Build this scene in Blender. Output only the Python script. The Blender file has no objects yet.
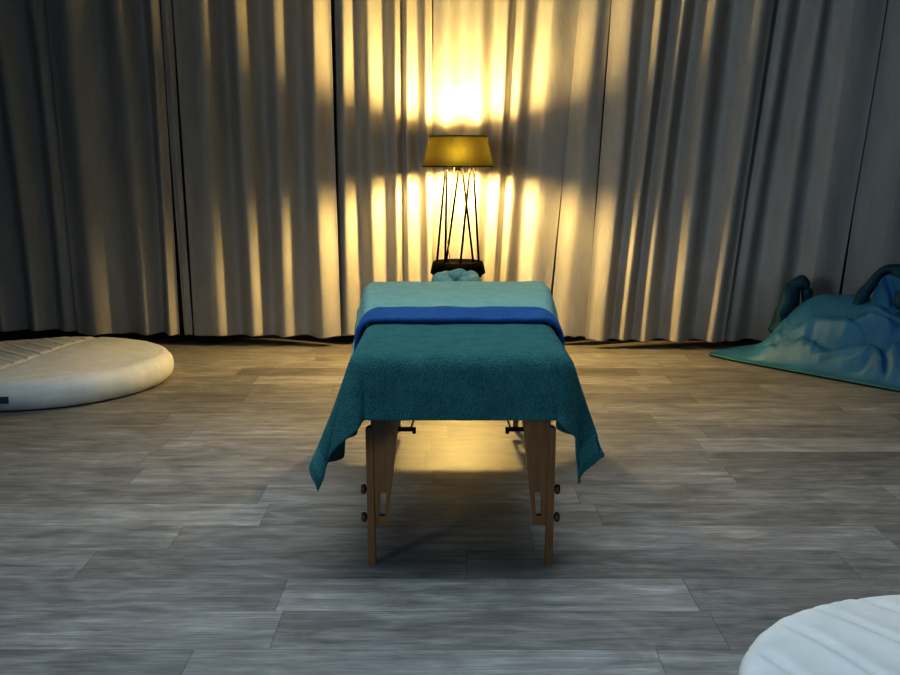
import bpy, bmesh, math, random
import numpy as np
from mathutils import Vector, noise as mnoise

random.seed(7)
rng = np.random.default_rng(7)
SC = bpy.context.scene
C = SC.collection
PI = math.pi

# ------------------------------------------------------------------ node helpers
def new_mat(name):
    m = bpy.data.materials.new(name)
    m.use_nodes = True
    nt = m.node_tree
    bsdf = nt.nodes['Principled BSDF']
    return m, nt, bsdf

class N:
    """tiny expression helper around a node tree"""
    def __init__(s, nt): s.nt = nt
    def node(s, t, **kw):
        n = s.nt.nodes.new(t)
        for k, v in kw.items(): setattr(n, k, v)
        return n
    def link(s, a, b): s.nt.links.new(a, b)
    def put(s, sock, v):
        if hasattr(v, 'is_linked') or isinstance(v, bpy.types.NodeSocket): s.link(v, sock)
        else: sock.default_value = v
    def m(s, op, a, b=0.0, c=0.0):
        n = s.node('ShaderNodeMath', operation=op)
        s.put(n.inputs[0], a); s.put(n.inputs[1], b); s.put(n.inputs[2], c)
        return n.outputs[0]
    def coord(s, which='Object'):
        return s.node('ShaderNodeTexCoord').outputs[which]
    def scale(s, vec, sc):
        n = s.node('ShaderNodeMapping'); s.link(vec, n.inputs[0]); n.inputs['Scale'].default_value = sc
        return n.outputs[0]
    def noise(s, vec, scale=5, detail=4, rough=.55, dist=0):
        n = s.node('ShaderNodeTexNoise'); s.link(vec, n.inputs['Vector'])
        n.inputs['Scale'].default_value = scale; n.inputs['Detail'].default_value = detail
        n.inputs['Roughness'].default_value = rough; n.inputs['Distortion'].default_value = dist
        return n.outputs['Fac']
    def ramp(s, fac, stops):
        n = s.node('ShaderNodeValToRGB'); s.link(fac, n.inputs[0])
        cr = n.color_ramp
        while len(cr.elements) < len(stops): cr.elements.new(.5)
        for e, (p, c) in zip(cr.elements, stops):
            e.position = p; e.color = (*c, 1) if len(c) == 3 else c
        return n.outputs[0]
    def mix(s, fac, a, b, blend='MIX'):
        n = s.node('ShaderNodeMix', data_type='RGBA', blend_type=blend)
        s.put(n.inputs[0], fac)
        s.put(n.inputs[6], a if not isinstance(a, tuple) or len(a) == 4 else (*a, 1))
        s.put(n.inputs[7], b if not isinstance(b, tuple) or len(b) == 4 else (*b, 1))
        return n.outputs[2]
    def bump(s, h, strength=.3, dist=.01, normal=None):
        n = s.node('ShaderNodeBump'); s.link(h, n.inputs['Height'])
        n.inputs['Strength'].default_value = strength; n.inputs['Distance'].default_value = dist
        if normal: s.link(normal, n.inputs['Normal'])
        return n.outputs[0]

def fabric(name, c1, c2, scale=40, rough=.9, bump=.25, weave=600, sheen=0., bdist=.002):
    m, nt, b = new_mat(name); n = N(nt); co = n.coord()
    f = n.noise(co, scale, 5, .6)
    b.inputs['Roughness'].default_value = rough
    b.inputs['Specular IOR Level'].default_value = .2
    n.link(n.ramp(f, [(.3, c1), (.7, c2)]), b.inputs['Base Color'])
    h = n.m('ADD', n.noise(co, weave, 2, .5), n.m('MULTIPLY', f, .6))
    n.link(n.bump(h, bump, bdist), b.inputs['Normal'])
    if sheen:
        b.inputs['Sheen Weight'].default_value = sheen
        b.inputs['Sheen Roughness'].default_value = .4
    return m

def wood(name, c1, c2, axis_scale=(40, 40, 3), rough=.4):
    m, nt, b = new_mat(name); n = N(nt); co = n.scale(n.coord(), axis_scale)
    f = n.noise(co, 1.5, 5, .6, .6)
    n.link(n.ramp(f, [(.3, c1), (.7, c2)]), b.inputs['Base Color'])
    b.inputs['Roughness'].default_value = rough
    n.link(n.bump(f, .1, .002), b.inputs['Normal'])
    return m

def plain(name, c, rough=.5, metal=0., bump=0):
    m, nt, b = new_mat(name); n = N(nt)
    f = n.noise(n.coord(), 60, 3, .5)
    c2 = tuple(min(1, x * 1.25) for x in c)
    n.link(n.ramp(f, [(.3, c), (.7, c2)]), b.inputs['Base Color'])
    b.inputs['Roughness'].default_value = rough; b.inputs['Metallic'].default_value = metal
    return m

def floor_material():
    m, nt, b = new_mat('grey_vinyl_planks'); n = N(nt)
    sep = n.node('ShaderNodeSeparateXYZ'); n.link(n.coord(), sep.inputs[0])
    X, Y = sep.outputs[0], sep.outputs[1]
    W, L = .232, 1.24
    yr = n.m('DIVIDE', n.m('ADD', Y, .052), W)
    row = n.m('FLOOR', yr)
    wn = n.node('ShaderNodeTexWhiteNoise', noise_dimensions='1D'); n.link(row, wn.inputs['W'])
    xr = n.m('ADD', n.m('DIVIDE', X, L), n.m('MULTIPLY', wn.outputs['Value'], 3.7))
    idx = n.m('FLOOR', xr)
    cmb = n.node('ShaderNodeCombineXYZ'); n.link(row, cmb.inputs[0]); n.link(idx, cmb.inputs[1])
    w2 = n.node('ShaderNodeTexWhiteNoise', noise_dimensions='2D'); n.link(cmb.outputs[0], w2.inputs['Vector'])
    tone = w2.outputs['Value']
    off = n.node('ShaderNodeCombineXYZ')
    n.link(n.m('ADD', X, n.m('MULTIPLY', tone, 37.)), off.inputs[0])
    n.link(n.m('ADD', Y, n.m('MULTIPLY', tone, 11.)), off.inputs[1])
    g1 = n.noise(n.scale(off.outputs[0], (1.5, 13, 1)), 1.6, 6, .66, .5)       # broad streaks
    g2 = n.noise(n.scale(off.outputs[0], (5, 95, 1)), 1.4, 4, .6, .2)         # fine grain
    g3 = n.noise(n.scale(off.outputs[0], (2.2, 4.5, 1)), 1.7, 4, .6, 1.2)     # cloudy worn patches
    v = n.m('ADD', n.m('MULTIPLY', g1, .40), n.m('ADD', n.m('MULTIPLY', g2, .28), n.m('MULTIPLY', g3, .32)))
    v = n.m('ADD', v, n.m('MULTIPLY', n.m('SUBTRACT', tone, .5), .13))
    col = n.ramp(v, [(.31, (.125, .114, .102)), (.45, (.235, .218, .196)), (.57, (.36, .338, .308)), (.71, (.60, .575, .54))])
    fy = n.m('FRACT', yr); fx = n.m('FRACT', xr)
    ey = n.m('MULTIPLY', n.m('MINIMUM', fy, n.m('SUBTRACT', 1., fy)), W)
    ex = n.m('MULTIPLY', n.m('MINIMUM', fx, n.m('SUBTRACT', 1., fx)), L)
    e = n.m('MINIMUM', ex, ey)
    seam = n.m('SUBTRACT', 1., n.m('MINIMUM', n.m('DIVIDE', e, .0028), 1.))
    n.link(n.mix(n.m('MULTIPLY', seam, .45), col, (.05, .045, .04)), b.inputs['Base Color'])
    b.inputs['Specular IOR Level'].default_value = .45
    n.link(n.m('ADD', .36, n.m('MULTIPLY', g1, .22)), b.inputs['Roughness'])
    h = n.m('SUBTRACT', n.m('MULTIPLY', g2, .5), seam)
    n.link(n.bump(h, .22, .0015), b.inputs['Normal'])
    return m

def towel_material(name, c1, c2, stripes=True, sheen=.35, bump=.9):
    m, nt, b = new_mat(name); n = N(nt); co = n.coord()
    vo = n.node('ShaderNodeTexVoronoi'); n.link(co, vo.inputs['Vector']); vo.inputs['Scale'].default_value = 190
    loops = vo.outputs['Distance']
    f = n.noise(co, 14, 5, .65); f2 = n.noise(co, 130, 3, .6)
    col = n.ramp(n.m('ADD', n.m('MULTIPLY', f, .55), n.m('MULTIPLY', f2, .45)), [(.36, c1), (.62, c2)])
    col = n.mix(n.m('MULTIPLY', loops, .5), col, tuple(x * .5 for x in c1))
    h = n.m('ADD', n.m('MULTIPLY', loops, -1.), n.m('ADD', n.m('MULTIPLY', f2, 1.0), n.m('MULTIPLY', f, .4)))
    if stripes:
        uv = n.node('ShaderNodeSeparateXYZ'); n.link(n.coord('UV'), uv.inputs[0])
        u = uv.outputs[0]
        d = n.m('MINIMUM', u, n.m('SUBTRACT', 1., u))
        band = n.m('MULTIPLY', n.m('GREATER_THAN', d, .022), n.m('LESS_THAN', d, .06))
        st = n.m('GREATER_THAN', n.m('SINE', n.m('MULTIPLY', d, 900.)), .1)
        k = n.m('MULTIPLY', band, st)
        col = n.mix(n.m('MULTIPLY', k, .35), col, tuple(min(1, x * 1.7) for x in c2))
        h = n.m('ADD', n.m('MULTIPLY', h, n.m('SUBTRACT', 1., n.m('MULTIPLY', band, .6))), n.m('MULTIPLY', k, .5))
    n.link(col, b.inputs['Base Color'])
    b.inputs['Roughness'].default_value = .95
    b.inputs['Specular IOR Level'].default_value = .1
    b.inputs['Sheen Weight'].default_value = sheen
    b.inputs['Sheen Roughness'].default_value = .5
    b.inputs['Sheen Tint'].default_value = (*[min(1, x * 2) for x in c2], 1)
    n.link(n.bump(h, bump, .006), b.inputs['Normal'])
    return m

# ------------------------------------------------------------------ object helpers
def obj(name, bm, mat, parent=None, smooth=True, sub=0, auto=None):
    me = bpy.data.meshes.new(name)
    bmesh.ops.recalc_face_normals(bm, faces=bm.faces[:])
    bm.to_mesh(me); bm.free()
    o = bpy.data.objects.new(name, me); C.objects.link(o)
    me.materials.append(mat)
    if smooth:
        for p in me.polygons: p.use_smooth = True
    if parent is not None: o.parent = parent
    if sub:
        s = o.modifiers.new('sub', 'SUBSURF'); s.levels = sub; s.render_levels = sub
    return o

def thing(name, label, cat, loc=(0, 0, 0), rotz=0, group=None):
    o = bpy.data.objects.new(name, None); C.objects.link(o)
    o.location = loc; o.rotation_euler = (0, 0, rotz); o.empty_display_size = .1
    return tag(o, label, cat, group)

def tag(o, label, cat, group=None):
    o['label'] = label; o['category'] = cat
    if group: o['group'] = group
    return o

def struct(o):
    o['kind'] = 'structure'; return o

def add_box(bm, x0, x1, y0, y1, z0, z1, bev=0):
    r = bmesh.ops.create_cube(bm, size=1)
    vs = r['verts']
    for v in vs:
        v.co = Vector(((x0 + x1) / 2 + v.co.x * (x1 - x0), (y0 + y1) / 2 + v.co.y * (y1 - y0), (z0 + z1) / 2 + v.co.z * (z1 - z0)))
    if bev:
        es = list({e for v in vs for e in v.link_edges})
        bmesh.ops.bevel(bm, geom=es, offset=bev, segments=3, affect='EDGES', profile=.5)

def add_prism(bm, pts, y0, y1):
    """pts: (x,z) outline, extruded along y"""
    a = [bm.verts.new((x, y0, z)) for x, z in pts]; b = [bm.verts.new((x, y1, z)) for x, z in pts]
    bm.faces.new(a); bm.faces.new(b[::-1])
    k = len(pts)
    for i in range(k): bm.faces.new((a[i], b[i], b[(i + 1) % k], a[(i + 1) % k]))

def add_lathe(bm, prof, seg=48, cx=0, cy=0, cap=True):
    rings = []
    for r, z in prof:
        rings.append([bm.verts.new((cx + r * math.cos(2 * PI * i / seg), cy + r * math.sin(2 * PI * i / seg), z)) for i in range(seg)])
    for a, b in zip(rings, rings[1:]):
        for i in range(seg): bm.faces.new((a[i], a[(i + 1) % seg], b[(i + 1) % seg], b[i]))
    if cap:
        bm.faces.new(rings[0][::-1]); bm.faces.new(rings[-1])

def add_tube(bm, pts, r, seg=10, closed=False, rs=None):
    pts = [Vector(p) for p in pts]; k = len(pts); rings = []
    up = Vector((0, 0, 1))
    for i, p in enumerate(pts):
        t = (pts[(i + 1) % k if closed else min(i + 1, k - 1)] - pts[(i - 1) % k if closed else max(i - 1, 0)]).normalized()
        ref = up if abs(t.dot(up)) < .9 else Vector((0, 1, 0))
        s = t.cross(ref).normalized(); q = s.cross(t)
        rr = rs[i] if rs else r
        rings.append([bm.verts.new(p + rr * (math.cos(2 * PI * j / seg) * s + math.sin(2 * PI * j / seg) * q)) for j in range(seg)])
    for i in range(k if closed else k - 1):
        a, b = rings[i], rings[(i + 1) % k]
        for j in range(seg): bm.faces.new((a[j], a[(j + 1) % seg], b[(j + 1) % seg], b[j]))
    if not closed:
        bm.faces.new(rings[0][::-1]); bm.faces.new(rings[-1])

def grid_mesh(P, name, mat, parent=None, sub=1, thick=0, offset=1):
    m, k = P.shape[:2]
    bm = bmesh.new(); uvl = bm.loops.layers.uv.new('UVMap')
    V = [[bm.verts.new(P[i, j]) for j in range(k)] for i in range(m)]
    for i in range(m - 1):
        for j in range(k - 1):
            f = bm.faces.new((V[i][j], V[i][j + 1], V[i + 1][j + 1], V[i + 1][j]))
            for lp, (a, b) in zip(f.loops, ((i, j), (i, j + 1), (i + 1, j + 1), (i + 1, j))):
                lp[uvl].uv = (b / (k - 1), a / (m - 1))
    me = bpy.data.meshes.new(name); bm.to_mesh(me); bm.free()
    o = bpy.data.objects.new(name, me); C.objects.link(o); me.materials.append(mat)
    for p in me.polygons: p.use_smooth = True
    if parent is not None: o.parent = parent
    if thick:
        s = o.modifiers.new('thick', 'SOLIDIFY'); s.thickness = thick; s.offset = offset
    if sub:
        s = o.modifiers.new('sub', 'SUBSURF'); s.levels = sub; s.render_levels = sub
    return o

# ------------------------------------------------------------------ a small position-based cloth
def solve(A, B, L, k, wa=None, wb=None):
    D = B - A
    d = np.sqrt((D * D).sum(-1, keepdims=True)) + 1e-9
    c = D * (k * .5 * (d - L) / d)
    if wa is None:
        A += c; B -= c
    else:
        s = wa + wb + 1e-9
        A += c * 2 * wa / s; B -= c * 2 * wb / s

def grid_constraints(P, Lu, Lv, bend=.08, shear=.5, W=None):
    """P (m,k,3): Lv between rows, Lu between columns (numbers)"""
    g = (lambda s: (None if W is None else W[s]))
    for st in (0, 1):                                  # columns
        a = (slice(None), slice(st, -1, 2)); b = (slice(None), slice(st + 1, None, 2))
        solve(P[a], P[b], Lu, 1., g(a), g(b))
        a = (slice(st, -1, 2), slice(None)); b = (slice(st + 1, None, 2), slice(None))
        solve(P[a], P[b], Lv, 1., g(a), g(b))
    Ld = math.hypot(Lu, Lv)
    for st in (0, 1):
        a = (slice(st, -1, 2), slice(None, -1)); b = (slice(st + 1, None, 2), slice(1, None))
        solve(P[a], P[b], Ld, shear, g(a), g(b))
        a = (slice(st, -1, 2), slice(1, None)); b = (slice(st + 1, None, 2), slice(None, -1))
        solve(P[a], P[b], Ld, shear, g(a), g(b))
    if bend:
        for st in range(4):
            a = (slice(None), slice(st, -2, 4)); b = (slice(None), slice(st + 2, None, 4))
            if P[a].shape[1] and P[b].shape[1]:
                kk = min(P[a].shape[1], P[b].shape[1])
                a = (slice(None), slice(st, st + 4 * (kk - 1) + 1, 4)); b = (slice(None), slice(st + 2, st + 2 + 4 * (kk - 1) + 1, 4))
                solve(P[a], P[b], 2 * Lu, bend, g(a), g(b))
            kk = len(range(st + 2, P.shape[0], 4))
            if kk:
                a = (slice(st, st + 4 * (kk - 1) + 1, 4), slice(None)); b = (slice(st + 2, st + 2 + 4 * (kk - 1) + 1, 4), slice(None))
                solve(P[a], P[b], 2 * Lv, bend, g(a), g(b))

# ------------------------------------------------------------------ layout (metres; camera at the origin of x, y)
CAM_H = 1.292
TX = .034                       # table centre line
TY0, TY1 = 2.985, 4.86          # foot end, head end
TOP = .695
def half_w(y): return   .335 + .09 * np.clip((y - 3.68) / 1.0, 0, 1)
def curtain_y(x): return 7.0 - .033 * x

def table_collide(P, old, gap, fr=.6):
    """keep P outside the padded table top (a rounded box that is a little wider at the head end)"""
    r = .035
    x = P[..., 0] - TX; y = P[..., 1]; z = P[..., 2]
    hw = half_w(y) + gap; cx = np.abs(x) - (hw - r)
    cy = np.maximum(TY0 - gap + r - y, y - (TY1 + gap - r))
    cz = z - (TOP + gap - r)
    inside = np.maximum(np.maximum(cx, cy), cz)
    qx, qy, qz = np.maximum(cx, 0), np.maximum(cy, 0), np.maximum(cz, 0)
    ln = np.sqrt(qx * qx + qy * qy + qz * qz)
    sd = ln + np.minimum(inside, 0) - r
    hit = (sd < 0) & (z > .45)
    sx = np.sign(x); sy = np.where(y < (TY0 + TY1) / 2, -1., 1.)
    nx = np.where(ln > 1e-6, qx, (cx >= np.maximum(cy, cz)) * 1.) * sx
    ny = np.where(ln > 1e-6, qy, ((cy > cx) & (cy >= cz)) * 1.) * sy
    nz = np.where(ln > 1e-6, qz, ((cz > cx) & (cz > cy)) * 1.)
    nl = np.sqrt(nx * nx + ny * ny + nz * nz) + 1e-9
    push = np.where(hit, -sd, 0) / nl
    P[..., 0] += nx * push; P[..., 1] += ny * push; P[..., 2] += nz * push
    t = hit[..., None]
    P[...] = np.where(t, P + (old - P) * fr * np.array([1, 1, .2]), P)

def drape(x0, x1, y0, y1, nu, nv, gap, steps=260, z0=TOP + .03, bend=.1, seed=1, extra=None, wob=.004, spread=0., grav=.0016, shear=.35):
    r = np.random.default_rng(seed)
    X, Y = np.meshgrid(np.linspace(x0, x1, nu), np.linspace(y0, y1, nv))
    P = np.stack([X, Y, np.full_like(X, z0)], -1)
    P += r.normal(0, wob, P.shape) * np.array([.3, .3, 1])
    # long soft ripples so that the sheet never starts perfectly flat
    P[..., 2] += .008 * (1 + np.sin(X * 17 + seed) * np.cos(Y * 13 + 2 * seed))
    Lu = (x1 - x0) / (nu - 1); Lv = (y1 - y0) / (nv - 1)
    V = np.zeros_like(P)
    for s in range(steps):
        old = P.copy()
        V *= .93
        V[..., 2] -= grav
        P += V
        if spread:                                   # a stiff towel stands away from the table side
            side = (np.abs(P[..., 0] - TX) > half_w(P[..., 1])) & (P[..., 2] < TOP - .04)
            P[..., 0] += np.where(side, np.sign(P[..., 0] - TX) * spread, 0)
        for it in range(8):
            grid_constraints(P, Lu, Lv, bend, shear)
            table_collide(P, old, gap)
            if extra: extra(P)
        V = P - old
        vl = np.sqrt((V * V).sum(-1, keepdims=True))
        V *= np.minimum(1, .02 / (vl + 1e-9))
    return P

# ------------------------------------------------------------------ materials
M_floor = floor_material()
M_wall = fabric('painted_wall', (.22, .2, .18), (.26, .24, .22), 3, .9, .05, 200)
M_ceil = fabric('ceiling_paint', (.20, .20, .205), (.24, .24, .245), 3, .95, .05, 200)
M_base = plain('dark_baseboard', (.018, .016, .015), .55)

def curtain_material():
    m, nt, b = new_mat('curtain_cloth'); n = N(nt); co = n.coord()
    f = n.noise(n.scale(co, (6, 6, 1.2)), 2., 5, .6)
    weave = n.noise(n.scale(co, (900, 900, 500)), 1., 2, .5)
    col = n.ramp(n.m('ADD', n.m('MULTIPLY', f, .7), n.m('MULTIPLY', weave, .3)), [(.32, (.40, .378, .345)), (.66, (.50, .472, .435))])
    n.link(col, b.inputs['Base Color'])
    b.inputs['Roughness'].default_value = .85; b.inputs['Specular IOR Level'].default_value = .15
    b.inputs['Sheen Weight'].default_value = .1
    cr = n.noise(n.scale(co, (9, 9, 5)), 2.2, 4, .55, .8)
    n.link(n.bump(n.m('ADD', cr, n.m('MULTIPLY', weave, .05)), .22, .012), b.inputs['Normal'])
    return m
M_curt = curtain_material()
M_teal = towel_material('teal_terry', (.042, .140, .136), (.082, .228, .218))
M_pale = towel_material('pale_teal_terry', (.19, .37, .34), (.31, .49, .44), True, .25, .5)
M_blue = towel_material('blue_terry', (.03, .10, .26), (.05, .15, .345), False, .25, .6)
M_leg = wood('brown_beech', (.20, .088, .03), (.29, .135, .047))
M_pad = plain('dark_vinyl_pad', (.03, .035, .04), .5)
M_black = plain('black_paint', (.002, .0018, .0018), .8)
M_black.node_tree.nodes['Principled BSDF'].inputs['Specular IOR Level'].default_value = .06
M_cream = fabric('cream_cotton', (.74, .725, .67), (.83, .815, .76), 9, .9, .2, 500)
M_bag = fabric('teal_nylon', (.038, .145, .27), (.056, .20, .35), 5, .42, .2, 350)
M_hem = fabric('pale_teal_nylon', (.05, .17, .22), (.07, .22, .27), 6, .6, .15, 300)
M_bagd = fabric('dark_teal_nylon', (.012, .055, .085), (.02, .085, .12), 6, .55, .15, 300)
M_tag = plain('slate_label', (.05, .06, .075), .7)
M_cable = plain('steel_cable', (.2, .19, .17), .35, .8)
M_knob = plain('wooden_knob', (.10, .045, .02), .4)

# ------------------------------------------------------------------ setting
ANG = math.atan(-.033)
def slab(name, x0, x1, y0, y1, z0, z1, mat, rz=0, pivot=(0, 0)):
    bm = bmesh.new(); add_box(bm, x0 - pivot[0], x1 - pivot[0], y0 - pivot[1], y1 - pivot[1], z0, z1)
    o = obj(name, bm, mat, None, False); o.location = (pivot[0], pivot[1], 0); o.rotation_euler.z = rz
    return struct(o)
slab('floor', -4.6, 4.6, -2.6, 7.75, -.08, 0, M_floor)
slab('wall_back', -4.7, 4.7, 7.27, 7.42, 0, 2.78, M_wall, ANG, (0, 7.27))
slab('wall_left', -4.62, -4.5, -2.6, 7.5, 0, 2.78, M_wall)
slab('wall_right', 4.5, 4.62, -2.6, 7.5, 0, 2.78, M_wall)
slab('ceiling', -4.62, 4.62, -2.6, 7.6, 2.72, 2.8, M_ceil)
slab('baseboard_back', -4.45, 4.45, 7.245, 7.27, 0, .095, M_base, ANG, (0, 7.27))

# ------------------------------------------------------------------ curtains
ZTOP = 2.70
def curtain(label, xt0, xt1, xb0, xb1, hem0, hem1, crests, amp=.05, back=0., seed=0, k=150, rows=44, sharp=.0, lean=0.):
    """crests: positions 0..1 along the cloth where a fold stands towards the room"""
    r = random.Random(seed)
    cr = sorted(crests); ys = []
    pts = []                                                # (u, height) alternating crest / valley
    pts.append((0., .15))
    for i, c in enumerate(cr):
        pts.append((c, 1. * r.uniform(.8, 1.1)))
        nxt = cr[i + 1] if i + 1 < len(cr) else 1.0
        pts.append(((c * .45 + nxt * .55) if i + 1 < len(cr) else 1., r.uniform(-.9, -.5) if i + 1 < len(cr) else .1))
    def prof(u, jit):
        for (a, ha), (b, hb) in zip(pts, pts[1:]):
            if u <= b or b >= 1.:
                t = (u - a) / max(b - a, 1e-6); t = min(max(t, 0), 1)
                t = t * t * (3 - 2 * t)
                return ha + (hb - ha) * t
        return pts[-1][1]
    P = np.zeros((rows, k, 3))
    for j in range(k):
        u = j / (k - 1)
        h0 = prof(u, 0)
        for i in range(rows):
            w = i / (rows - 1)                              # 0 top .. 1 hem
            uu = min(1, max(0, u + .012 * math.sin(w * 3.1 + seed + u * 9)))
            h = prof(uu, 0)
            x = (xt0 + (xt1 - xt0) * u) * (1 - w) + (xb0 + (xb1 - xb0) * u) * w
            x += .012 * math.sin(w * 2.4 + seed * 1.7 + u * 5) * w
            nz = mnoise.noise((x * 5 + seed * 3.1, w * 2.2, seed))
            y = curtain_y(x) + back - amp * 1.55 * (.95 - .18 * w) * h + .012 * nz
            x += .25 * amp * (.5 + .5 * w) * math.sin(h * 1.5) * lean
            zb = hem0 + (hem1 - hem0) * u + .004 * math.sin(u * 23 + seed)
            z = ZTOP + (zb - ZTOP) * w
            P[i, j] = (x, y, z)
    o = grid_mesh(P, 'curtain', M_curt, None, 1, .0025, 0)
    tag(o, label, 'curtain', None)
    o['group'] = 'grey curtain panels along the back wall'
    return o
HL, HR = .082, .045
curtain('dim grey curtain panel at the far left edge behind the cream cushion', -4.40, -2.755, -4.38, -2.665, HL, HL + .008, (.1, .25, .4, .53, .67, .81, .95), .045, .0, 1)
curtain('dark grey curtain panel second from left, loose lower corner, behind the cushion', -2.745, -1.962, -2.655, -1.912, HL - .01, HL - .008, (.2, .66, .93), .05, -.03, 2)
curtain('very narrow grey curtain fold squeezed between two wide left panels', -1.955, -1.882, -1.905, -1.832, HL - .012, HL - .012, (.5,), .02, -.03, 3, 50)
curtain('wide grey curtain panel with four gold light stripes, left of the lamp', -1.875, -.80, -1.825, -.785, HL - .014, HL - .02, (.2, .42, .64, .9), .055, -.035, 4)
curtain('warmly lit curtain panel just left of the floor lamp', -.785, -.122, -.775, -.125, HL - .02, HL - .02, (.1, .36, .62, .74, .95), .036, .03, 5)
curtain('brightly lit curtain panel directly behind and right of the lamp', -.112, .915, -.115, .70, .07, .06, (.1, .32, .49, .6, .82), .036, .06, 6)
curtain('folded curtain strip in the gap right of the massage table', .902, 1.10, .69, .965, .07, .06, (.5,), .022, .03, 7, 70)
curtain('wide grey curtain panel with fading gold stripes, right of the table', 1.085, 2.17, .95, 1.90, HR + .012, HR + .004, (.12, .29, .44, .64, .9), .055, -.06, 8)
curtain('grey curtain panel with one golden edge, behind the teal beanbag', 2.18, 2.93, 1.915, 2.69, HR - .002, HR - .002, (.1, .42, .7), .045, .02, 9)
curtain('smooth pale curtain panel at the far right edge above the beanbag', 2.945, 4.42, 2.705, 4.40, HR, HR, (.16, .42, .6, .75, .9), .028, .04, 10)

# ------------------------------------------------------------------ massage table
table = thing('massage_table', 'wooden folding massage table draped in teal towels, centre of the room', 'massage table', (TX, (TY0 + TY1) / 2, 0))
tl = Vector(table.location)
def loc(o):
    o.location = -tl; return o
# pad
bm = bmesh.new()
ys = [TY0, TY0 + .012, TY0 + .04] + list(np.linspace(TY0 + .2, TY1 - .2, 14)) + [TY1 - .04, TY1 - .012, TY1]
rings = []
for y in ys:
    e = min(y - TY0, TY1 - y); ins = .035 - math.sqrt(max(0, .035 ** 2 - max(0, .035 - e) ** 2)) if e < .035 else 0
    w = float(half_w(y)) - ins; pr = []
    for (cx, cz, a0) in ((w - .025, TOP - .025 - ins * .6, 0), (-(w - .025), TOP - .025 - ins * .6, 90), (-(w - .025), TOP - .05 + ins * .6, 180), (w - .025, TOP - .05 + ins * .6, 270)):
        for q in range(6):
            a = math.radians(a0 + q * 18); pr.append((cx + .025 * math.cos(a), cz + .025 * math.sin(a)))
    rings.append([bm.verts.new((TX + x, y, z)) for x, z in pr])
for a, b in zip(rings, rings[1:]):
    for j in range(len(a)): bm.faces.new((a[j], a[(j + 1) % len(a)], b[(j + 1) % len(a)], b[j]))
bm.faces.new(rings[0]); bm.faces.new(rings[-1][::-1])
loc(obj('padded_top', bm, M_pad, table))
# wooden frame
bm = bmesh.new()
for s in (-1, 1):
    add_box(bm, TX + s * .29 - .012, TX + s * .29 + .012, TY0 + .06, TY1 - .06, .545, TOP - .075, .003)
for y in (TY0 + .06, (TY0 + TY1) / 2, TY1 - .08):
    add_box(bm, TX - .28, TX + .28, y, y + .024, .55, TOP - .075, .003)
loc(obj('frame', bm, M_leg, table, False))
# face cradle: a horseshoe pad under a pale cover
bm = bmesh.new()
pts, rs = [], []
for i in range(25):
    a = math.radians(-62 + i * (304 / 24)); rr = .1
    pts.append((-.004 + rr * math.sin(a - PI / 2 + PI / 2) * 1.0, .02 + .115 * -math.cos(a) * -1, 0)); rs.append(.048 + .006 * math.sin(i * 1.9))
pts = [(TX + .086 * math.cos(math.radians(d)), TY1 + .245 + .105 * math.sin(math.radians(d)), .682 + .012 * math.sin(math.radians(d)) + .005 * math.sin(d * .09)) for d in np.linspace(-76, 256, 27)]
rs = [.042 + .007 * math.sin(i * 1.7) for i in range(27)]
add_tube(bm, pts, .045, 16, False, rs)
for v in bm.verts:
    v.co.z += .006 * mnoise.noise((v.co.x * 30, v.co.y * 18, 1.)); v.co.x += .006 * mnoise.noise((v.co.x * 25, v.co.y * 25, 5.))
cr = loc(obj('face_cradle', bm, M_pale, table, True, 1)); cr['label'] = 'pale teal covered face cradle'
for s in (-1, 1):
    bm = bmesh.new()
    add_tube(bm, [(TX + s * .07, TY1 + .11, .60), (TX + s * .07, TY1 + .15, .61), (TX + s * .075, TY1 + .22, .66)], .009, 8)
    obj('cradle_bracket', bm, M_black, cr)

def make_leg(sx, y0, sy):
    """sx -1/+1 side, y0 the face turned to the table end, sy +1: board runs to +y"""
    X = lambda v: TX + sx * v
    ya, yb = sorted((y0, y0 + sy * .024))
    bm = bmesh.new()
    # tapered board with a slot near its bottom: four pieces of one board
    out_t, in_t, out_b, in_b = .288, .182, .278, .236
    def P(a, b, z): return (X(a), z)
    def edge(z, o):
        t = (z - .135) / (.60 - .135)
        return (out_b + (out_t - out_b) * t) if o else (in_b + (in_t - in_b) * t)
    def piece(z0, z1, o0, o1):
        e = lambda z, f: edge(z, False) + (edge(z, True) - edge(z, False)) * f
        add_prism(bm, [(X(e(z0, o0)), z0), (X(e(z0, o1)), z0), (X(e(z1, o1)), z1), (X(e(z1, o0)), z1)], ya, yb)
    piece(.245, .60, 0, 1); piece(.165, .245, 0, .25); piece(.165, .245, .62, 1); piece(.135, .165, 0, 1)
    bmesh.ops.remove_doubles(bm, verts=bm.verts[:], dist=1e-5)
    leg = loc(obj('leg', bm, M_leg, table, False))
    bm = bmesh.new()
    add_prism(bm, [(X(.275), 0), (X(.299), 0), (X(.302), .455), (X(.289), .462), (X(.280), .455), (X(.279), .30)], ya - .004, yb + .004)
    obj('leg_extension', bm, M_leg, leg, False)
    yc = (ya + yb) / 2
    for z in (.252, .158):
        bm = bmesh.new()
        add_tube(bm, [(X(.295), yc, z), (X(.307), yc, z)], .006, 10)
        add_tube(bm, [(X(.304), yc, z), (X(.308), yc, z), (X(.316), yc, z), (X(.32), yc, z)], .016, 14, False, [.012, .016, .016, .012])
        obj('knob', bm, M_knob, leg)
    bm = bmesh.new()
    add_box(bm, *sorted((X(.152), X(.200))), ya, yb, .446, .456, .003)
    add_tube(bm, [(X(.154), yc, .447), (X(.143), yc, .447)], .011, 12)
    obj('hinge_bracket', bm, M_black, leg)
    bm = bmesh.new()
    add_tube(bm, [(X(.160), yc, .452), (X(.142), yc + sy * .01, .50), (X(.11), yc + sy * .03, .60)], .0028, 6)
    obj('support_cable', bm, M_cable, leg)
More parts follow.
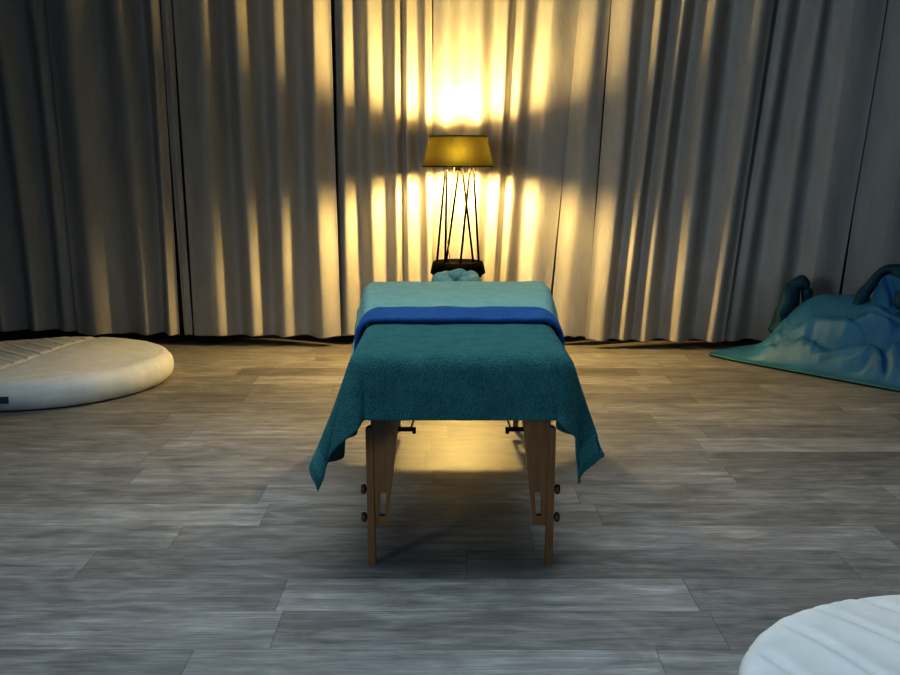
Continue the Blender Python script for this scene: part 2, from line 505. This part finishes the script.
for sx in (-1, 1):
    make_leg(sx, 3.075, 1)
    make_leg(sx, TY1 - .1, -1)

# ------------------------------------------------------------------ towels
bx, by = 1.40, .82
def front_towel(nu=150, nv=110):
    """a terry towel laid over the foot end: flat on top, straight front hem, soft cone-shaped folds at the two corners"""
    g = .007; r = .042
    S_l, S_r, F, back = .405, .365, .215, 3.645
    hw = .335 + g - r
    yf = TY0 - g + r                                        # inner edge lines where the cloth starts to bend
    U = np.linspace(-hw - S_l, hw + S_r, nu); V = np.linspace(back, yf - F, nv)
    P = np.zeros((nv, nu, 3)); ss = lambda t: t * t * (3 - 2 * t)
    for i in range(nv):
        for j in range(nu):
            x, y = U[j], V[i]
            left = x < 0; sd = -1 if left else 1
            s_ = max(0, abs(x) - hw); f_ = max(0, yf - y)
            rho = math.hypot(s_, f_); phi = math.atan2(s_, f_) if rho > 0 else 0
            bx_, by_ = sd * min(abs(x), hw), max(y, yf)
            if rho == 0:
                wz = .0025 * mnoise.noise((x * 6, y * 6, 1.)) + .0015 * mnoise.noise((x * 18, y * 18, 2.))
                P[i, j] = (TX + x, y, TOP + g + wz); continue
            k = phi / (PI / 2); back_ = max(0, y - yf)
            if left:
                be = math.radians(2.5 + 11.5 * math.sin(PI * min(1, k * .82)) ** 1.3 + 9 * ss(max(0, (k - .6) / .4)) * math.exp(-back_ / .25))
            else:
                be = math.radians(2.5 + 5 * math.sin(PI * min(1, k * 1.3)) + 15.5 * ss(min(1, max(0, (k - .66) / .34))) * math.exp(-(max(0, back_ - .03) / .22) ** 1.5))
            # ripples that open towards the hem
            drop_k = min(1, rho / .36)
            if s_ > 0: be += drop_k * math.radians(4.5) * math.sin(back_ * 21 + (1.1 if left else 2.6)) * (1 if f_ == 0 else max(0, k * 2 - 1))
            else:
                be += drop_k * math.radians(3.2) * (math.exp(-((x + .20) / .045) ** 2) + .9 * math.exp(-((x - .235) / .04) ** 2) - .5 * math.exp(-((x + .13) / .05) ** 2) + .5 * mnoise.noise((x * 6, 2., 5.)))
            az = PI / 2 * ss(k) + .22 * math.sin(PI * k) * math.sin(4 * PI * k + (.6 if left else 2.2)) * drop_k
            th = min(rho / r, PI / 2 - be)
            out = r * math.sin(th); dn = r * (1 - math.cos(th)); L = rho - r * th
            if L > 0: out += L * math.sin(be); dn += L * math.cos(be)
            out += .004 * drop_k * mnoise.noise((x * 13, y * 13, 4.))
            P[i, j] = (TX + bx_ + sd * out * math.sin(az), by_ - out * math.cos(az), TOP + g - dn)
    return P
Pt = front_towel()[::-1].copy()
tw = grid_mesh(Pt, 'bath_towel', M_teal, None, 1, .009, 1)
tag(tw, 'dark teal terry towel hanging over the near end of the massage table', 'towel')

Pr = drape(TX - .52, TX + .52, 3.845, 5.07, 75, 92, .013, 230, seed=5, bend=.05, spread=.0005, shear=.2, wob=.008)
for i in range(Pr.shape[0]):
    for j in range(Pr.shape[1]):
        x, y, z = Pr[i, j]; q = (x * 3.2, y * 7., 2.)
        Pr[i, j, 2] += (.010 * max(0, mnoise.noise(q)) + .005 * max(0, mnoise.noise((x * 9, y * 16, 5.)))) * (1 if z > TOP else .3)
        Pr[i, j, 0] += .010 * max(0, mnoise.noise((x * 2, y * 9, 3.))) * (1 if x > TX else -1) * (0 if z > TOP - .01 else 1)
tw2 = grid_mesh(Pr, 'bath_towel', M_pale, None, 1, .007, 1)
tag(tw2, 'pale teal towel spread over the head end of the massage table', 'towel')

# the blue towel folded into a band across the table
def band_path(g, drop):
    """points across the table section at distance g above it"""
    w = float(half_w(3.72)) + g; r = .035 + g; pts = []
    zt = TOP + g
    for q in np.linspace(-drop, 0, 7): pts.append((-w - .02 * (q / drop) ** 2 * 1.0, zt - r + q))
    for a in np.linspace(0, PI / 2, 7)[1:]: pts.append((-(w - r) - r * math.cos(a), zt - r + r * math.sin(a)))
    for x in np.linspace(-(w - r), w - r, 26)[1:-1]: pts.append((x, zt))
    for a in np.linspace(PI / 2, 0, 7): pts.append(((w - r) + r * math.cos(a), zt - r + r * math.sin(a)))
    for q in np.linspace(0, -drop, 7)[1:]: pts.append((w + .02 * (q / drop) ** 2, zt - r + q))
    return pts
bm = bmesh.new()
prof = []
n_ = 16
for i in range(n_ + 1): prof.append((i / n_, 1.))
lo, hi = band_path(.0215, .10), band_path(.045, .10)
rings = []
for s, ((xl, zl), (xh, zh)) in enumerate(zip(lo, hi)):
    ring = []
    yo = 3.575 + .010 * mnoise.noise((s * .22, 0, 0)); wd = .26 + .012 * mnoise.noise((s * .2, 3, 0))
    sec = []
    for i in range(9): sec.append((i / 8, 1. - .16 * abs(2 * i / 8 - 1) ** 6))
    for a in (60, 0, -60): sec.append((1 + .055 * math.cos(math.radians(a)), .5 + .46 * math.sin(math.radians(a))))
    for i in range(8, -1, -1): sec.append((i / 8, 0.))
    for a in (-60, 0, 60): sec.append((-.055 * math.cos(math.radians(a)), .5 + .46 * math.sin(math.radians(a))))
    for (u, h) in sec:
        hh = h * (1 + .22 * mnoise.noise((s * .25, u * 3, 7.)))
        ring.append(bm.verts.new((TX + xl + (xh - xl) * hh, yo + wd * u, zl + (zh - zl) * hh)))
    rings.append(ring)
for a, b in zip(rings, rings[1:]):
    for j in range(len(a)): bm.faces.new((a[j], a[(j + 1) % len(a)], b[(j + 1) % len(a)], b[j]))
bm.faces.new(rings[0]); bm.faces.new(rings[-1][::-1])
bt = obj('folded_towel', bm, M_blue, None, True, 1)
tag(bt, 'royal blue towel folded into a narrow band across the massage table', 'towel')

# ------------------------------------------------------------------ lamp on its low stand
LX, LY = .052, 6.62
st = thing('pedestal_stand', 'low black round stand under the lamp, hidden behind the massage table', 'stand', (LX, LY, 0))
bm = bmesh.new(); add_lathe(bm, [(.0, 0), (.15, 0), (.155, .008), (.15, .018), (.03, .026), (.0, .026)], 40, 0, 0, False); obj('base', bm, M_black, st)
bm = bmesh.new(); add_lathe(bm, [(.022, .02), (.022, .545)], 20); obj('column', bm, M_black, st)
bm = bmesh.new(); add_lathe(bm, [(.0, .535), (.155, .535), (.16, .542), (.16, .552), (.155, .558), (.0, .558)], 40, 0, 0, False); obj('top', bm, M_black, st)

BZ = .558
lamp = thing('table_lamp', 'lit lamp with dark tapered shade on six crossed black rods before the curtains', 'lamp', (LX, LY, BZ))
bm = bmesh.new()
add_lathe(bm, [(.0, 0), (.178, 0), (.183, .006), (.166, .078), (.158, .082), (.152, .078), (.148, .066), (.0, .064)], 56, 0, 0, False)
obj('base', bm, M_black, lamp)
rods = [(-.14, -.083, 1), (-.084, -.073, -1), (-.078, .006, 1), (.014, .076, -1), (.105, .030, 1), (.138, .102, -1)]
for xb, xt, s in rods:
    rb, rt = .148, .105
    yb_ = s * math.sqrt(max(0, rb * rb - xb * xb)); yt_ = s * math.sqrt(max(0, rt * rt - xt * xt)) * .9
    bm = bmesh.new(); add_tube(bm, [(xb, yb_, .06), (xt, yt_, .68)], .0068, 10); obj('rod', bm, M_black, lamp)
bm = bmesh.new()
for a in (0, 2 * PI / 3, 4 * PI / 3):
    add_tube(bm, [(.095 * math.cos(a), .095 * math.sin(a), .672), (.085 * math.cos(a), .085 * math.sin(a), .70), (.02 * math.cos(a), .02 * math.sin(a), .71)], .004, 8)
add_lathe(bm, [(.0, .672), (.022, .672), (.022, .724), (.0, .726)], 20, 0, 0, False)
obj('socket', bm, M_black, lamp)
# shade
def shade_material():
    m, nt, b = new_mat('dark_gold_shade_fabric'); n = N(nt); co = n.coord()
    w1 = n.noise(n.scale(co, (60, 60, 420)), 1., 3, .6); w2 = n.noise(n.scale(co, (420, 420, 50)), 1., 3, .6)
    f = n.m('ADD', n.m('MULTIPLY', w1, .5), n.m('MULTIPLY', w2, .5))
    out = nt.nodes['Material Output']
    b.inputs['Roughness'].default_value = .9
    n.link(n.ramp(f, [(.35, (.012, .010, .008)), (.65, (.03, .026, .02))]), b.inputs['Base Color'])
    tr = n.node('ShaderNodeBsdfRefraction')
    tr.inputs['IOR'].default_value = 1.45; tr.inputs['Roughness'].default_value = 1.
    n.link(n.ramp(f, [(.36, (.0085, .0076, .0015)), (.64, (.022, .0198, .0046))]), tr.inputs['Color'])
    tl_ = n.node('ShaderNodeBsdfTranslucent'); n.link(n.ramp(f, [(.36, (.012, .0105, .0022)), (.64, (.034, .029, .0066))]), tl_.inputs['Color'])
    ad = n.node('ShaderNodeMixShader'); ad.inputs[0].default_value = .6; n.link(tr.outputs[0], ad.inputs[1]); n.link(tl_.outputs[0], ad.inputs[2]); tr = ad
    mx = n.node('ShaderNodeMixShader'); mx.inputs[0].default_value = .12
    n.link(b.outputs[0], mx.inputs[1]); n.link(tr.outputs[0], mx.inputs[2])
    ln = n.node('ShaderNodeBsdfDiffuse'); ln.inputs['Color'].default_value = (.75, .66, .45, 1)
    m2 = n.node('ShaderNodeMixShader'); m2.inputs[0].default_value = .12
    n.link(ln.outputs[0], m2.inputs[1]); n.link(tr.outputs[0], m2.inputs[2])
    geo = n.node('ShaderNodeNewGeometry')                    # pale lining on the inner face of the cloth
    m3 = n.node('ShaderNodeMixShader'); n.link(geo.outputs['Backfacing'], m3.inputs[0])
    n.link(mx.outputs[0], m3.inputs[1]); n.link(m2.outputs[0], m3.inputs[2]); n.link(m3.outputs[0], out.inputs['Surface'])
    return m
M_shade = shade_material()
SZ0, SZ1, SR0, SR1 = .700, .892, .232, .186
bm = bmesh.new()
add_lathe(bm, [(SR0, SZ0), (SR0 * .75 + SR1 * .25, SZ0 + (SZ1 - SZ0) * .25), ((SR0 + SR1) / 2, (SZ0 + SZ1) / 2), (SR1, SZ1)], 72, 0, 0, False)
sh = obj('lamp_shade', bm, M_shade, lamp)
bm = bmesh.new()
for R_, z in ((SR0, SZ0), (SR1, SZ1)):
    add_tube(bm, [(R_ * math.cos(a), R_ * math.sin(a), z) for a in np.linspace(0, 2 * PI, 73)[:-1]], .0035, 8, True)
obj('shade_trim', bm, M_black, sh)
bm = bmesh.new()
for a in (.3, .3 + 2 * PI / 3, .3 + 4 * PI / 3):
    add_tube(bm, [(SR1 * math.cos(a), SR1 * math.sin(a), SZ1 - .004), (.018 * math.cos(a), .018 * math.sin(a), .735)], .002, 6)
obj('shade_spider', bm, M_cable, sh)
m, nt, b = new_mat('warm_bulb'); n = N(nt)
b.inputs['Base Color'].default_value = (.9, .8, .6, 1)
b.inputs['Emission Color'].default_value = (1., .72, .275, 1); b.inputs['Emission Strength'].default_value = 900
M_bulb = m
bm = bmesh.new()
add_lathe(bm, [(.0, .722), (.018, .724), (.022, .736), (.042, .755), (.054, .778), (.055, .798), (.044, .824), (.024, .839), (.0, .843)], 24, 0, 0, False)
obj('bulb', bm, M_bulb, lamp)
bm = bmesh.new()
add_tube(bm, [(-.02, .02, .70), (-.03, .05, .62), (-.045, .06, .5), (-.06, .06, .36), (-.075, .05, .24), (-.06, .06, .14), (-.05, .08, .07)], .003, 8)
obj('power_cord', bm, M_cable, lamp)

# ------------------------------------------------------------------ round leaf-quilted cushions
def cushion(label, cx, cy, R, T, rot, vein_off=0., sp=.14, c1=.55, c2=.45, group='round cream floor cushions', tag_angle=None):
    t = thing('floor_cushion', label, 'cushion', (cx, cy, 0), 0, group)
    nr, na = 84, 220
    rows = []
    def groove(d, w): return math.exp(-(d / w) ** 2)
    ca, sa = math.cos(rot), math.sin(rot)
    bm = bmesh.new()
    prof = []                                                # (radius fraction, z, is_top weight)
    for i in range(nr):
        s = i / (nr - 1)
        if s < .62:
            f = s / .62; r = f * .90; z = T * (1. - .10 * f ** 2.2); top = 1
        else:
            a = (s - .62) / .38 * PI * .93
            q = .10
            r = .90 + q * math.sin(a) ** .9 if a < PI / 2 else .90 + q * math.sin(a)
            zc = T * .50; hh = T * .40 if a < PI / 2 else T * .50
            z = zc + hh * math.cos(a); top = max(0, 1 - a / 2.2)
        prof.append((r, max(z, .004), top))
    for r, z, top in prof:
        ring = []
        for j in range(na):
            a = 2 * PI * j / na
            wob = 1 + .012 * math.sin(3 * a + 1) + .008 * math.sin(5 * a + .4)
            x, y = R * r * wob * math.cos(a), R * r * wob * math.sin(a)
            p = x * ca + y * sa; qv = -x * sa + y * ca        # along / across the centre vein
            d = 0.
            if top > 0:
                d += .014 * groove(qv, .014)
                v = (p - c1 * abs(qv) - c2 * qv * qv / R + vein_off) / sp
                fr = (v - math.floor(v) - .5) * sp
                d += .015 * groove(.5 * sp - abs(fr), .011) * min(1, abs(qv) / .03)
                d += -.010 * math.cos(2 * PI * (v - .5)) * -.5 * min(1, abs(qv) / .1) * max(0, 1 - r ** 3)
            # gathers around the rim
            rim = math.exp(-((r - .97) / .07) ** 2)
            pk = .0022 * rim * mnoise.noise((math.cos(a) * 22, math.sin(a) * 22, z * 4)) 
            x2 = x + pk * math.cos(a) * 2.2; y2 = y + pk * math.sin(a) * 2.2
            zz = z - d * top * (1 if r < .9 else max(0, 1 - (r - .9) / .1)) + .010 * mnoise.noise((x * 3.2 + cx, y * 3.2, 2.)) * top
            ring.append(bm.verts.new((x2, y2, max(zz, .003))))
        rows.append(ring)
    cvert = bm.verts.new((0, 0, T - .005))
    first = rows[0]
    bmesh.ops.delete(bm, geom=first, context='VERTS'); rows = rows[1:]
    for j in range(na): bm.faces.new((cvert, rows[0][j], rows[0][(j + 1) % na]))
    for a_, b_ in zip(rows, rows[1:]):
        for j in range(na): bm.faces.new((a_[j], b_[j], b_[(j + 1) % na], a_[(j + 1) % na]))
    bm.faces.new(rows[-1])
    body = obj('cover', bm, M_cream, t)
    if tag_angle is not None:
        bm = bmesh.new(); k = 8; vs = []
        for i in range(k + 1):
            a = tag_angle + (i / k - .5) * .11 / R
            w = R * (1 + .012 * math.sin(3 * a + 1) + .008 * math.sin(5 * a + .4))
            vs.append([bm.verts.new((w * (f) * math.cos(a), w * f * math.sin(a), z)) for f, z in ((1.003, .092), (1.008, .074), (1.006, .056))])
        for u, v in zip(vs, vs[1:]):
            for q in range(2): bm.faces.new((u[q], v[q], v[q + 1], u[q + 1]))
        o = obj('label_tag', bm, M_tag, t); o['label'] = 'small dark slate fabric tag'
    return t
cushion('round cream leaf-quilted floor cushion lying on the left by the curtains', -2.39, 5.76, .725, .185, math.radians(83), .02, tag_angle=math.radians(-86))
cushion('round cream quilted cushion cut off at the bottom right corner', 1.275, 1.995, .62, .14, math.radians(193), .06, .17, -.25, .42)

# ------------------------------------------------------------------ beanbag
BD = np.array((.615, -.789)); BN = np.array((.789, .615)); BO = np.array((1.745, 6.60))     # front edge line of the bag
def bag_h(a, p):
    """height of the slumped bag: a metres along the front edge, p metres behind it"""
    A = [0, .12, .24, .31, .37, .43, .50, .70, .95, 1.20, 1.40, 1.52]
    H_ = [.02, .055, .10, .17, .27, .375, .425, .445, .44, .40, .30, .10]
    F_ = [.22, .26, .30, .33, .36, .38, .40, .41, .42, .42, .40, .38]   # how far back the ridge is
    h = np.interp(a, A, H_); rg = np.interp(a, A, F_)
    q = np.clip(p / rg, 0, None)
    front = np.sin(np.clip(q, 0, 1) * PI / 2) ** .78
    back = np.cos(np.clip((p - rg) / .62, 0, 1) * PI / 2) ** .8
    return .010 + h * np.where(q < 1, front, back)
# pulled creases: world x, y points, depth, width, and the side (+1/-1) that swells
CREASES = []
def beanbag():
    nu, nv = 190, 120
    t = thing('beanbag', 'large teal blue floor beanbag slumped against the curtains on the right', 'beanbag', (2.45, 6.1, 0))
    a = np.linspace(0, 1.52, nu)[None, :]; v = np.linspace(0, 1, nv)[:, None]
    wid = np.interp(a, [0, .1, .25, .5, 1.0, 1.3, 1.52], [.10, .30, .52, .74, .86, .86, .80])
    p = (v ** 1.15) * wid
    a2 = a + .10 * p + 0 * v
    XY = BO + a2[..., None] * BD + p[..., None] * BN
    Z = bag_h(a + 0 * p, p)
    Z = Z * np.clip((1 - v) / .12, 0, 1) ** .5 + .008
    X, Y = XY[..., 0], XY[..., 1]
    lim = curtain_y(X) - .14
    Y = np.where(Y > lim, lim + (Y - lim) * .05, Y)
    dz = np.zeros_like(Z); push = np.zeros_like(Z)
    for pts, dep, wd, swell in CREASES:
        dep *= 1.5
        pts = np.array(pts)
        best = np.full(Z.shape, 9.); sgn = np.zeros_like(Z); tt = np.zeros_like(Z)
        n_ = len(pts) - 1
        for k in range(n_):
            A_, B_ = pts[k], pts[k + 1]; d = B_ - A_; L2 = (d * d).sum()
            s_ = np.clip(((X - A_[0]) * d[0] + (Y - A_[1]) * d[1]) / L2, 0, 1)
            ex, ey = X - (A_[0] + s_ * d[0]), Y - (A_[1] + s_ * d[1])
            ds = np.hypot(ex, ey); m = ds < best
            best = np.where(m, ds, best); sgn = np.where(m, np.sign(ex * -d[1] + ey * d[0]), sgn); tt = np.where(m, (k + s_) / n_, tt)
        env = np.sin(PI * np.clip(tt * .86 + .07, 0, 1)) ** .7
        dz += env * (-dep * np.exp(-best / wd) + swell * dep * .8 * np.exp(-((best - 2.2 * wd) / (1.4 * wd)) ** 2) * np.where(sgn > 0, 1., .45))
    edge = np.clip(np.minimum(p / .06, (1 - v) / .1), 0, 1)
    for i in range(nv):
        for j in range(nu):
            q = (X[i, j] * 3.2, Y[i, j] * 3.2, 1.7)
            dz[i, j] += .016 * mnoise.noise(q) + .007 * mnoise.noise((X[i, j] * 11, Y[i, j] * 6, 3.))
    Z = np.maximum(Z + dz * edge, .006)
    bm = bmesh.new()
    A_ = [[bm.verts.new((X[i, j], Y[i, j], Z[i, j])) for j in range(nu)] for i in range(nv)]
    for i in range(nv - 1):
        for j in range(nu - 1): bm.faces.new((A_[i][j], A_[i][j + 1], A_[i + 1][j + 1], A_[i + 1][j]))
    # closed underside
    rim = [A_[0][j] for j in range(nu)] + [A_[i][-1] for i in range(1, nv)] + [A_[-1][j] for j in range(nu - 2, -1, -1)] + [A_[i][0] for i in range(nv - 2, 0, -1)]
    lo = [bm.verts.new((w.co.x, w.co.y, .002)) for w in rim]
    for k in range(len(rim)): bm.faces.new((rim[k], rim[(k + 1) % len(rim)], lo[(k + 1) % len(rim)], lo[k]))
    bm.faces.new(lo[::-1])
    o = obj('cover', bm, M_bag, t, True); o.location = -Vector(t.location)
    return t, np.stack([X, Y, Z], -1)
CREASES.append((((2.246, 6.128), (2.306, 6.036), (2.373, 5.956), (2.48, 5.868), (2.562, 5.768), (2.633, 5.764)), 0.06, 0.022, 1))
CREASES.append((((2.24, 6.044), (2.325, 5.964), (2.423, 5.9)), 0.02, 0.014, 1))
CREASES.append((((2.271, 5.968), (2.358, 5.904), (2.441, 5.832)), 0.02, 0.014, 1))
CREASES.append((((2.341, 5.836), (2.424, 5.776), (2.498, 5.772)), 0.022, 0.015, 1))
CREASES.append((((2.509, 5.636), (2.542, 5.708), (2.534, 5.764)), 0.03, 0.018, 1))
CREASES.append((((2.03, 6.36), (2.06, 6.32), (2.084, 6.268)), 0.018, 0.01, 1))
CREASES.append((((2.08, 6.40), (2.13, 6.36), (2.131, 6.308)), 0.016, 0.01, 1))
CREASES.append((((2.437, 5.98), (2.51, 5.876), (2.582, 5.776)), 0.03, 0.018, 1))
CREASES.append((((2.147, 6.216), (2.196, 6.18), (2.246, 6.128)), 0.01, 0.014, 1))
CREASES.append((((2.258, 6.068), (2.343, 5.968), (2.443, 5.892)), 0.018, 0.012, 1))
CREASES.append((((2.547, 6.0), (2.582, 5.872), (2.638, 5.808)), 0.02, 0.016, 1))
bag, btop = beanbag()
bl = -Vector(bag.location)
# flat seam along the front edge
bm = bmesh.new(); L_ = []
e = btop[0]
for j in range(len(e)):
    p = e[j]; tdir = e[min(j + 1, len(e) - 1)] - e[max(j - 1, 0)]; tdir = tdir / (np.linalg.norm(tdir) + 1e-9)
    nrm = np.array([tdir[1], -tdir[0], 0.]); nrm /= np.linalg.norm(nrm) + 1e-9
    if nrm[1] > 0: nrm = -nrm
    w_ = .034 * min(1, 6 * j / len(e) + .25)
    z = p[2]
    L_.append([bm.verts.new((p[0] + nrm[0] * d, p[1] + nrm[1] * d, max(.006, z * f))) for d, f in ((-.02, 1.3), (0, 1.05), (w_ * .5, .9), (w_, .7))])
for a, b in zip(L_, L_[1:]):
    for q in range(3): bm.faces.new((a[q], b[q], b[q + 1], a[q + 1]))
hem = obj('seam_hem', bm, M_hem, bag); hem.location = bl; hem['label'] = 'flat pale teal seam along the front edge'
m_ = hem.modifiers.new('thick', 'SOLIDIFY'); m_.thickness = .008; m_.offset = 0

def flap(pts, rs, flat, name='corner_flap', mat=None):
    """a twisted corner of cloth: a fat tapering loop, creased lengthways"""
    bm = bmesh.new(); P = [Vector(p) for p in pts]
    # smooth the path
    Q, R_ = [], []
    for i in range(len(P) - 1):
        p0, p1, p2, p3 = P[max(i - 1, 0)], P[i], P[i + 1], P[min(i + 2, len(P) - 1)]
        for q in range(6):
            t = q / 6
            Q.append(.5 * ((2 * p1) + (p2 - p0) * t + (2 * p0 - 5 * p1 + 4 * p2 - p3) * t * t + (3 * p1 - p0 - 3 * p2 + p3) * t ** 3))
            R_.append(rs[i] + (rs[i + 1] - rs[i]) * t)
    Q.append(P[-1]); R_.append(rs[-1])
    add_tube(bm, Q, .03, 18, False, R_)
    for v in bm.verts:
        d = Vector((mnoise.noise(v.co * 9), mnoise.noise(v.co * 9 + Vector((7, 3, 1))), mnoise.noise(v.co * 9 + Vector((1, 9, 4)))))
        v.co += d * flat
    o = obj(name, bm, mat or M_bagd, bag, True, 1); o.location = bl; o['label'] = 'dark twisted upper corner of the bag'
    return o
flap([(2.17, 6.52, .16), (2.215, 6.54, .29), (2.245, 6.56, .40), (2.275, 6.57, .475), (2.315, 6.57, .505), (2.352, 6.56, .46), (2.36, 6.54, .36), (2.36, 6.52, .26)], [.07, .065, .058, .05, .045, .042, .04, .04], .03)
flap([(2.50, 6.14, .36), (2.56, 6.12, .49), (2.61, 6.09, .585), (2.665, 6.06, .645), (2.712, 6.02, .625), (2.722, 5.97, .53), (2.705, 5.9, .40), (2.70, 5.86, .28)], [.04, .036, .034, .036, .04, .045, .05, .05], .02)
# the sheet of cloth inside the right-hand corner
bm = bmesh.new(); V_ = []
for i in range(13):
    u_ = i / 12; row = []
    for k_ in range(11):
        w_ = k_ / 10
        x = 2.56 + (2.72 - 2.56) * w_ + .02 * math.sin(u_ * 3); z = .33 + u_ * (.13 + .16 * math.sin(PI * (.15 + .7 * w_)))
        y = 6.08 - .16 * w_ - .05 * u_ + .035 * math.sin(w_ * 9 + u_ * 4)
        row.append(bm.verts.new((x, y, z)))
    V_.append(row)
for a, b in zip(V_, V_[1:]):
    for q in range(10): bm.faces.new((a[q], a[q + 1], b[q + 1], b[q]))
o = obj('corner_lining', bm, M_bag, bag, True, 1); o.location = bl

# ------------------------------------------------------------------ lights, world, camera
def area(name, loc_, target, sx, sy, power, col):
    l = bpy.data.lights.new(name, 'AREA'); l.shape = 'RECTANGLE'; l.size = sx; l.size_y = sy; l.energy = power; l.color = col
    o = bpy.data.objects.new(name, l); C.objects.link(o); o.location = loc_
    d = Vector(target) - Vector(loc_); o.rotation_euler = d.to_track_quat('-Z', 'Y').to_euler()
    return o
area('overhead_fill', (0, 3.5, 2.68), (0, 3.5, 0), 3.6, 2.2, 29, (.80, .91, 1.)).data.spread = math.radians(135)  # added overhead fill: lights the floor, spares the curtains; the ceiling is closed
area('window_daylight', (-4.2, -1.4, 1.9), (3.2, 6.9, 1.9), 1.6, 1.6, 17, (.70, .84, 1.)).data.spread = math.radians(60)
area('front_blue_fill', (-.4, .3, 2.66), (-.4, .3, 0), 4.0, 1.4, 18, (.22, .58, 1.)).data.spread = math.radians(120)  # added fill that tints the near floor blue, no opening above it
w = bpy.data.worlds.new('dusk'); SC.world = w; w.use_nodes = True
bg = w.node_tree.nodes['Background']; bg.inputs[0].default_value = (.24, .50, .80, 1); bg.inputs[1].default_value = .62

cam = bpy.data.cameras.new('camera'); co = bpy.data.objects.new('camera', cam); C.objects.link(co)
co.location = (0, 0, CAM_H); co.rotation_euler = (math.radians(80), 0, 0)
cam.sensor_width = 36; cam.lens = 40.; cam.clip_start = .05; cam.clip_end = 100
SC.camera = co
SC.view_settings.view_transform = 'Standard'
SC.view_settings.look = 'High Contrast'
SC.view_settings.exposure = .22
SC.cycles.use_denoising = True
